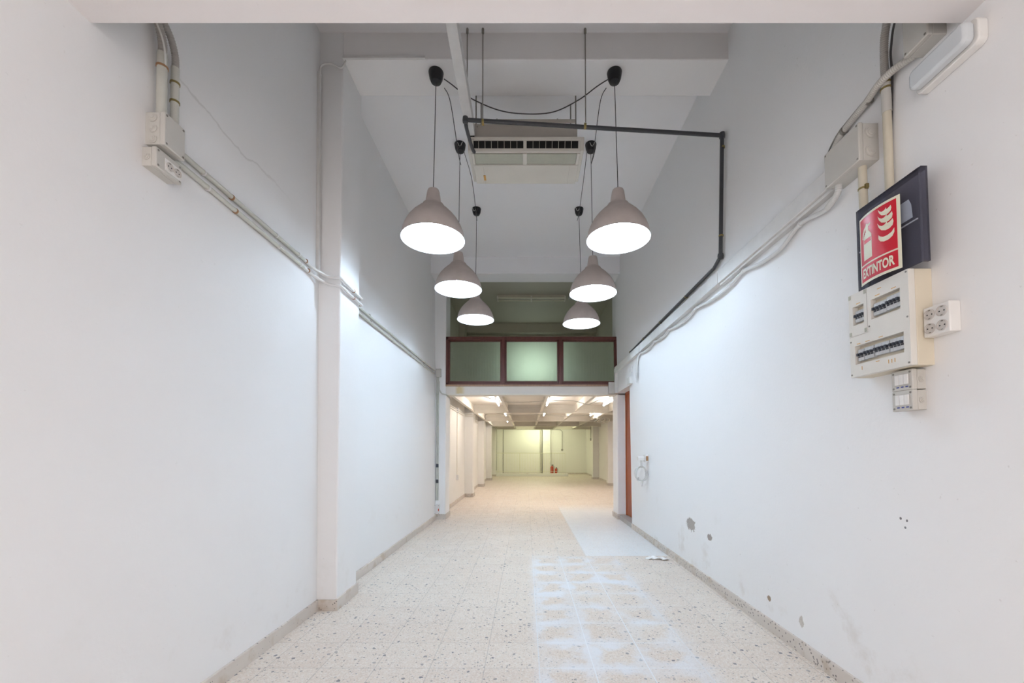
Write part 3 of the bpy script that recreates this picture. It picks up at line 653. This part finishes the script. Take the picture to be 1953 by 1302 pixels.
# flexible conduit from the top right box to behind the big box
t = thing('flexible_conduit', R_(.02, 1.85, 2.75), 'grey corrugated conduit sloping from the top right box down past the big junction box', 'conduit')
mk('corrugated_tube', MB().tube([R_(.028, 1.655, 2.79), R_(.045, 1.73, 2.80), R_(.05, 1.80, 2.80), R_(.03, 1.90, 2.795), R_(.024, 2.0, 2.785), R_(.024, 2.07, 2.765), R_(.024, 2.11, 2.72), R_(.024, 2.12, 2.66)], .0155, 12, smooth=8, ribs=.008, amp=.05), 'pvc_box', t)
mk('black_wire', MB().tube([R_(.012, 1.84, 2.825), R_(.014, 1.95, 2.818), R_(.014, 2.06, 2.80), R_(.014, 2.13, 2.76), R_(.014, 2.16, 2.70), R_(.014, 2.16, 2.645)], .006, 6, smooth=6), 'cord', t)
mk('grey_wire', MB().tube([R_(.03, 1.88, 2.815), R_(.02, 2.0, 2.812), R_(.02, 2.10, 2.79), R_(.02, 2.17, 2.73), R_(.02, 2.18, 2.65)], .004, 6, smooth=6), 'steel', t)
for u, v in ((1.885, 2.796), (2.04, 2.775)): mk('saddle_clip', MB().lathe([(.019, -.006), (.019, .006)], R_(.026, u, v), 'Y', 14), 'steel', t)
# trunking
t = thing('wall_trunking', R_(.02, 4.5, 2.54), 'long white trunking along the right wall from the junction box to the door', 'cable trunking')
for a, c in ((2.088, 3.365), (3.372, 5.72), (5.74, 7.33)): mk('cover', BX(0, .052, a, c, 2.540, 2.643).map(R_), 'trunk', t, bevel=.003)
mk('lower_lip', BX(0, .036, 2.088, 3.365, 2.522, 2.5395).map(R_), 'trunk', t, bevel=.002)
mk('down_section', BX(1.545, 1.60, Y1-.06, Y1-.001, 2.19, 2.62), 'trunk', t, bevel=.003)
# draped flexible conduit with clips
cl = [(2.39, 2.512), (3.02, 2.510), (3.86, 2.525), (4.61, 2.535), (5.15, 2.54), (5.79, 2.54)]
t = thing('draped_conduit', R_(.02, 3.5, 2.5), 'pale flexible conduit drooping between clips below the right trunking', 'conduit')
pts = [R_(.045, 2.06, 2.515), R_(.045, 2.075, 2.475), R_(.03, 2.17, 2.455)]
for i, (u, v) in enumerate(cl):
    pts.append(R_(.020, u, v-.014))
    if i < len(cl)-1:
        u2, v2 = cl[i+1]; s = (.075, .06, .055, .045, .045)[i]
        pts.append(R_(.022, u+(u2-u)*.3, (v+v2)/2-s*.9)); pts.append(R_(.022, u+(u2-u)*.68, (v+v2)/2-s*.75))
pts += [R_(.022, 5.95, 2.47), R_(.022, 6.0, 2.36), R_(.022, 5.99, 2.23)]
mk('tube', MB().tube(pts, .0125, 10, smooth=7), 'corr_l', t)
mk('gland', MB().tube([R_(.045, 2.058, 2.515), R_(.045, 2.073, 2.475), R_(.032, 2.16, 2.455)], .0155, 12, smooth=6, ribs=.007, amp=.06), 'corr_l', t)
for u, v in cl: mk('clip', MB().lathe([(.017, -.006), (.017, .006)], R_(.020, u, v-.014), 'Y', 10), 'white_pvc', t)
for k in range(3): mk('drop_wire', MB().tube([R_(.03, 5.86+k*.03, 2.50), R_(.032, 5.90+k*.035, 2.36), R_(.03, 5.93+k*.02, 2.22-.03*k)], .006, 6, smooth=5), 'corr_l', t)

# bulkhead light
t = thing('bulkhead_light', R_(0, 1.5, 2.61), 'oblong rounded emergency light high on the right wall, unlit', 'wall light')
def rrect(u0, u1, v0, v1, r, k=6):
    out = []
    for cu, cv, a0 in ((u1-r, v1-r, 0), (u0+r, v1-r, 90), (u0+r, v0+r, 180), (u1-r, v0+r, 270)):
        for i in range(k+1):
            a = math.radians(a0 + 90*i/k); out.append((cu+r*math.cos(a), cv+r*math.sin(a)))
    return out
fnR = lambda a, b, h: R_(h, a, b)
mk('base_tray', MB().prism(rrect(1.415, 1.650, 2.610, 2.705, .022), 0, .035, fnR), 'white_pl', t, bevel=.004)
mk('diffuser', MB().prism(rrect(1.424, 1.641, 2.618, 2.697, .022), .036, .075, fnR), plain('frosted_diffuser', (.66, .69, .71), .35, var=.02), t, bevel=.010)

# smoked cover + sign
t = thing('smoked_cover', R_(.08, 1.74, 1.92), 'dark smoked plastic panel cover standing open above the fuse box, behind the sign', 'panel cover')
mk('sheet', BX(.074, .080, 1.608, 1.905, 1.925, 2.295).map(R_), 'smoked', t, bevel=.002)
rim = MB().box(.055, .080, 1.596, 1.607, 1.925, 2.295); rim.box(.055, .080, 1.607, 1.905, 2.285, 2.296); rim.box(.055, .080, 1.906, 1.915, 1.925, 2.295)
mk('rim', rim.map(R_), 'smoked', t)
mk('moulded_ridge', BX(.0805, .085, 1.612, 1.90, 2.095, 2.101).map(R_), plain('clear_ridge', (.30, .31, .36), .2), t, bevel=.001)
mk('clear_window', MB().prism([(1.635, 2.115), (1.735, 2.115), (1.725, 2.16), (1.69, 2.195), (1.65, 2.195), (1.64, 2.17)], .0805, .082, fnR), plain('hazy_clear_window', (.34, .37, .44), .15), t)

t = thing('extinguisher_sign', R_(.1, 1.78, 1.93), 'red and cream EXTINTOR sign with fire extinguisher and flames, curling on the smoked cover', 'safety sign')
SW, SH = .205, .300
def signP(s, tt, h):      # s,t in 0..1, s to the reader's right
    a = (s - .5)
    out = .094 + .020*(1 - (2*a)**2) + h
    u = 1.878 - s*SW; v = 1.932 + tt*SH
    return R_(out, u, v)
def grid(s0, s1, t0, t1, h, thick=.0006, nx=24, ny=4):
    m_ = MB(); vs = []; fs = []
    for hh in (h, h+thick):
        for j in range(ny+1):
            for i in range(nx+1): vs.append(signP(s0+(s1-s0)*i/nx, t0+(t1-t0)*j/ny, hh))
    N = (nx+1)*(ny+1)
    for j in range(ny):
        for i in range(nx):
            a = j*(nx+1)+i; q = (a, a+1, a+nx+2, a+nx+1); fs.append(q[::-1]); fs.append(tuple(k+N for k in q))
    for i in range(nx): fs.append((i, i+1, N+i+1, N+i)); a = ny*(nx+1)+i; fs.append((a+1, a, N+a, N+a+1))
    for j in range(ny): a = j*(nx+1); fs.append((a+nx+1, a, N+a, N+a+nx+1)); a += nx; fs.append((a, a+nx+1, N+a+nx+1, N+a))
    return m_.add(vs, fs)
mk('sign_sheet', grid(0, 1, 0, 1, 0, .0012), 'sign', t)
rd = grid(.055, .945, .285, .965, .0016); g2 = grid(.055, .945, .035, .262, .0016); rd.add(list(g2.v), list(g2.f))
mk('red_field', rd, 'red', t)
def shape(polys, h, mat, name):
    m_ = MB()
    for poly in polys:
        m_.prism(poly, h, h+.0006, signP)
    return mk(name, m_, mat, t, smooth=False)
def arc(cx, cy, rx, ry, a0, a1, k=8): return [(cx+rx*math.cos(math.radians(a0+(a1-a0)*i/k)), cy+ry*math.sin(math.radians(a0+(a1-a0)*i/k))) for i in range(k+1)]
body = [(.175, .335), (.425, .335), (.425, .655)] + arc(.30, .655, .125, .065, 0, 65, 6) + [(.345, .755), (.255, .755)] + arc(.30, .655, .125, .065, 115, 180, 6)
lower = [(.175, .335), (.425, .335), (.425, .575), (.175, .575)]
upper = [(.175, .635), (.425, .635)] + arc(.30, .655, .125, .065, 0, 65, 6) + [(.345, .77), (.255, .77)] + arc(.30, .655, .125, .065, 115, 180, 6)
side = [(.175, .57), (.19, .57), (.19, .64), (.175, .64)]; side2 = [(.41, .57), (.425, .57), (.425, .64), (.41, .64)]
valve = [(.265, .765), (.335, .765), (.335, .80), (.41, .815), (.405, .835), (.33, .83), (.31, .855), (.27, .85), (.265, .83), (.20, .80), (.155, .745), (.13, .665), (.165, .665), (.195, .735), (.265, .79)]
ex = MB().prism(valve, .0026, .0032, signP)
for q in ((.175, .425, .335, .575), (.175, .425, .635, .672), (.19, .41, .672, .692), (.21, .39, .692, .712), (.235, .365, .712, .735), (.262, .338, .735, .80), (.175, .19, .57, .64), (.41, .425, .57, .64)):
    g = grid(*q, .0024); n0 = len(ex.v); ex.v += g.v; ex.f += [tuple(i+n0 for i in f) for f in g.f]
mk('extinguisher_symbol', ex, 'sign', t, smooth=False)
def flame(cx, cy, s):
    P = [(-.20, .125), (-.165, .045), (-.10, -.02), (-.01, -.052), (.08, -.050), (.145, -.02), (.165, .035), (.15, .085), (.115, .065), (.075, .050), (.03, .048), (.035, .085), (.005, .060), (-.03, .045), (-.09, .045), (-.15, .075)]
    return [(cx+a*s, cy+b_*s) for a, b_ in P]
shape([flame(.75, .845, .72), flame(.755, .745, .80), flame(.755, .64, .86)], .0032, 'sign', 'flame_symbol')
shape([[(.60, .575), (.60, .52), (.64, .475), (.71, .45), (.80, .45), (.87, .475), (.905, .52), (.905, .575), (.86, .535), (.78, .515), (.70, .520), (.64, .545)]], .0032, 'sign', 'flame_base')
# lettering
cu = bpy.data.curves.new('txt', 'FONT'); cu.body = 'EXTINTOR'; cu.size = 1; cu.align_x = 'LEFT'; cu.offset = .034; cu.resolution_u = 3; cu.fill_mode = 'BOTH'
to = bpy.data.objects.new('txt', cu); COL.objects.link(to)
dg = bpy.context.evaluated_depsgraph_get(); tm = bpy.data.meshes.new_from_object(to.evaluated_get(dg))
xs = [v.co.x for v in tm.vertices]; yv = [v.co.y for v in tm.vertices]; x0, x1, y0, y1 = min(xs), max(xs), min(yv), max(yv)
lt = MB().add([signP(.125+.77*(v.co.x-x0)/(x1-x0), .075+.145*(v.co.y-y0)/(y1-y0), .0034) for v in tm.vertices], [tuple(p.vertices) for p in tm.polygons])
bpy.data.objects.remove(to); bpy.data.meshes.remove(tm)
mk('lettering', lt, 'sign', t, smooth=False)

# fuse box
U0, U1, V0, V1, D = 1.652, 1.962, 1.535, 1.920, .092
t = thing('fuse_box', R_(0, 1.8, V0), 'yellowed cream fuse box with rows of breakers below the EXTINTOR sign', 'fuse box')
mk('enclosure', BX(-.002, D-.026, U0, U1, V0, V1).map(R_), 'panelc', t, bevel=.003)
holes = [(1.876, 1.938, 1.772, 1.858), (1.692, 1.836, 1.772, 1.858), (1.682, 1.932, 1.592, 1.676)]
us = sorted({U0+.001, U1-.001, *[h[0] for h in holes], *[h[1] for h in holes]}); vs_ = sorted({V0+.001, V1-.001, *[h[2] for h in holes], *[h[3] for h in holes]})
cv = MB()
for i in range(len(us)-1):
    for j in range(len(vs_)-1):
        mu, mv = (us[i]+us[i+1])/2, (vs_[j]+vs_[j+1])/2
        if any(h[0] < mu < h[1] and h[2] < mv < h[3] for h in holes): continue
        cv.box(D-.025, D, us[i], us[i+1], vs_[j], vs_[j+1])
mk('front_cover', cv.map(R_), 'panelf', t, smooth=False)
for (a, c) in ((1.8555, 1.722),): 
    m_ = MB().box(D, D+.0012, a, a+.0015, 1.722, V1-.002); m_.box(D, D+.0012, a, U1-.002, c, c+.0015)
    mk('cover_joint', m_.map(R_), 'ac_d', t)
for (uu, vv) in ((1.866, 1.907), (1.953, 1.907), (1.866, 1.735), (1.953, 1.735)): mk('corner_catch', BX(D, D+.002, uu-.006, uu+.006, vv-.009, vv+.009).map(R_), 'ac_g', t)
for (uu, vv) in ((U0+.01, V1-.01), (U0+.01, 1.73), (U0+.01, V0+.012), (U1-.008, V0+.012), (U1-.008, 1.70), (1.848, 1.745)): mk('screw', MB().lathe([(.004, D), (.004, D+.0015)], (0, uu, vv), 'X', 8).map(R_), 'steel', t)
for h in holes:
    if h[3] > 1.8:
        pass
def breakers(u_from, count, wdt, vc, hgt=.052):
    for i in range(count):
        u1_ = u_from - i*wdt
        bk = mk('circuit_breaker', BX(D-.0255, D-.008, u1_-wdt+.0008, u1_, vc-hgt/2, vc+hgt/2).map(R_), 'breaker', t, bevel=.0008)
        mk('lever', BX(D-.008, D+.004, u1_-wdt+.004, u1_-.004, vc-.004, vc+.008).map(R_), 'lever', bk)
        mk('lever_slot', BX(D-.0082, D-.007, u1_-wdt+.002, u1_-.002, vc-.011, vc-.005).map(R_), 'lever', bk)
breakers(1.934, 4, .0140, 1.812)
breakers(1.832, 4, .0165, 1.812); breakers(1.764, 4, .0165, 1.816, .056)
breakers(1.925, 2, .0165, 1.632); breakers(1.888, 3, .0165, 1.634); breakers(1.832, 4, .0180, 1.636, .05); breakers(1.755, 4, .0165, 1.636)
lb = MB()
for (uu, vv, ww) in ((1.905, 1.868, .022), (1.80, 1.868, .024), (1.72, 1.868, .022), (1.79, 1.893, .02), (1.91, 1.684, .02), (1.86, 1.684, .022), (1.79, 1.684, .02), (1.81, 1.583, .018)): lb.box(D, D+.0008, uu-ww/2, uu+ww/2, vv-.0015, vv+.0015)
for (uu) in (1.755, 1.74, 1.725, 1.895): lb.box(D, D+.0008, uu-.0015, uu+.0015, 1.562, 1.578)
mk('pencil_marks', lb.map(R_), 'chip', t)

# four way socket
t = thing('socket_block', R_(0, 1.6, 1.64), 'white block of four sockets right of the fuse box', 'wall socket')
mk('block_body', BX(-.001, .042, 1.546, 1.650, 1.640, 1.755).map(R_), 'white_pl', t, bevel=.004)
for uu in (1.574, 1.622):
    for vv in (1.670, 1.724): outlet(R_, uu, vv, .0205, .0425, t)
# switch boxes
for (v0, lab) in ((1.447, 'grey triple rocker switch box directly under the fuse box, upper of two'), (1.363, 'grey triple rocker switch box, lower of the two under the fuse box')):
    t = wallbox('switch_box', R_, 1.692, 1.786, v0, v0+.080, .056, 'pvc_box', lab, 'light switch', knock=1)
    for k in range(3): mk('rocker', BX(.057, .062, 1.705+k*.021, 1.7245+k*.021, v0+.022, v0+.064).map(R_), 'white_pl', t, bevel=.0015)
    for k in range(3): mk('ink_mark', BX(.0565, .0572, 1.709+k*.021, 1.721+k*.021, v0+.010, v0+.015).map(R_), 'blue', t)

# coiled cable hung on the right wall
t = thing('wall_socket', R_(.02, 5.6, 1.06), 'white adaptor plug on the right wall holding the coiled cable', 'wall socket')
mk('socket_box', BX(0, .045, 5.55, 5.65, 1.04, 1.14).map(R_), 'white_pvc', t, bevel=.004)
mk('adaptor', BX(.046, .135, 5.57, 5.63, 1.065, 1.115).map(R_), 'white_pl', t, bevel=.006)
mk('side_mark', BX(.008, .038, 5.546, 5.549, 1.06, 1.12).map(R_), 'rust', t, label='brown stained face of the socket')
pts = []
for i in range(84):
    a = i/14*2*PI; rr = .078 + .010*math.sin(i*1.7); pts.append(R_(.092+rr*.95*math.cos(a), 5.60+.022*math.sin(i*.37), .885+rr*1.25*math.sin(a)))
t2 = thing('coiled_cable', R_(.09, 5.60, .9), 'coil of white cable hanging below the plug on the right wall', 'cable')
mk('coil', MB().tube(pts, .0052, 6, smooth=2), 'cordw', t2)
mk('lead', MB().tube([R_(.09, 5.60, 1.064), R_(.085, 5.60, 1.02), R_(.09, 5.60, .975)], .014, 6, smooth=4), 'cordw', t2)
mk('loose_end', MB().tube([R_(.05, 5.60, .82), R_(.075, 5.60, .77), R_(.085, 5.60, .72)], .005, 6, smooth=5), 'cordw', t2)
mk('plug', MB().tube([R_(.13, 5.585, .84), R_(.15, 5.585, .80)], .009, 8), 'corr', t2)
# small boxes near the door
t = wallbox('door_box', R_, 6.30, 6.46, 2.20, 2.30, .05, 'white_pvc', 'white rectangular box above the brown door', 'junction box', screws=False)
t = wallbox('small_switch', R_, 6.28, 6.36, 2.37, 2.45, .03, 'white_pvc', 'tiny white fitting above the box over the door', 'switch', screws=False)
t = wallbox('fascia_box', lambda w, u, v: (u, Y1-w+.003, v), 1.44, 1.55, 2.18, 2.38, .055, 'pvc_box', 'pale square box on the mezzanine front at the right end of the window band', 'junction box', screws=False)

# ceiling stub, paper on floor
t = thing('ceiling_hook', (.01, 4.93, CZ), 'small dark wire stub on the bare ceiling between the lamp rows', 'hook')
mk('base', MB().lathe([(.012, 0), (.010, -.012)], (.01, 4.93, CZ), seg=10), 'brass', t); mk('wire', MB().tube([(.01, 4.93, CZ-.01), (.02, 4.92, CZ-.04), (.0, 4.91, CZ-.05), (.015, 4.90, CZ-.08)], .003, 6, smooth=4), 'lever', t)
for xx in (-.285, .31): mk('wall_plug', MB().lathe([(.007, 0), (.006, -.006)], (xx, 4.06, CZ), seg=8), 'lever', loc=(xx, 4.06, CZ), label='tiny dark plug in the ceiling behind the air conditioner, on the %s' % ('left' if xx < 0 else 'right'), cat='screw plug')
pm = MB(); NX, NY = 16, 7; vs = []; fs = []
for j in range(NY+1):
    for i in range(NX+1):
        s, q = i/NX, j/NY
        vs.append((1.33+.23*s+.02*math.sin(q*7), 4.64+.085*q*(1-.4*abs(s-.5))+.02*math.sin(s*6), .006 + .022*abs(math.sin(s*9+q*5)*math.cos(q*8-s*6))*(1-(2*s-1)**4)))
for j in range(NY):
    for i in range(NX): a = j*(NX+1)+i; fs.append((a, a+1, a+NX+2, a+NX+1))
pm.add(vs, fs)
o = mk('crumpled_paper', pm, 'paper', loc=(1.40, 4.66, 0), label='crumpled white paper scrap on the floor by the right baseboard', cat='paper')
so = o.modifiers.new('thick', 'SOLIDIFY'); so.thickness = .002; so.offset = 0
for o in bpy.data.objects:
    if '_o' in o: del o['_o']
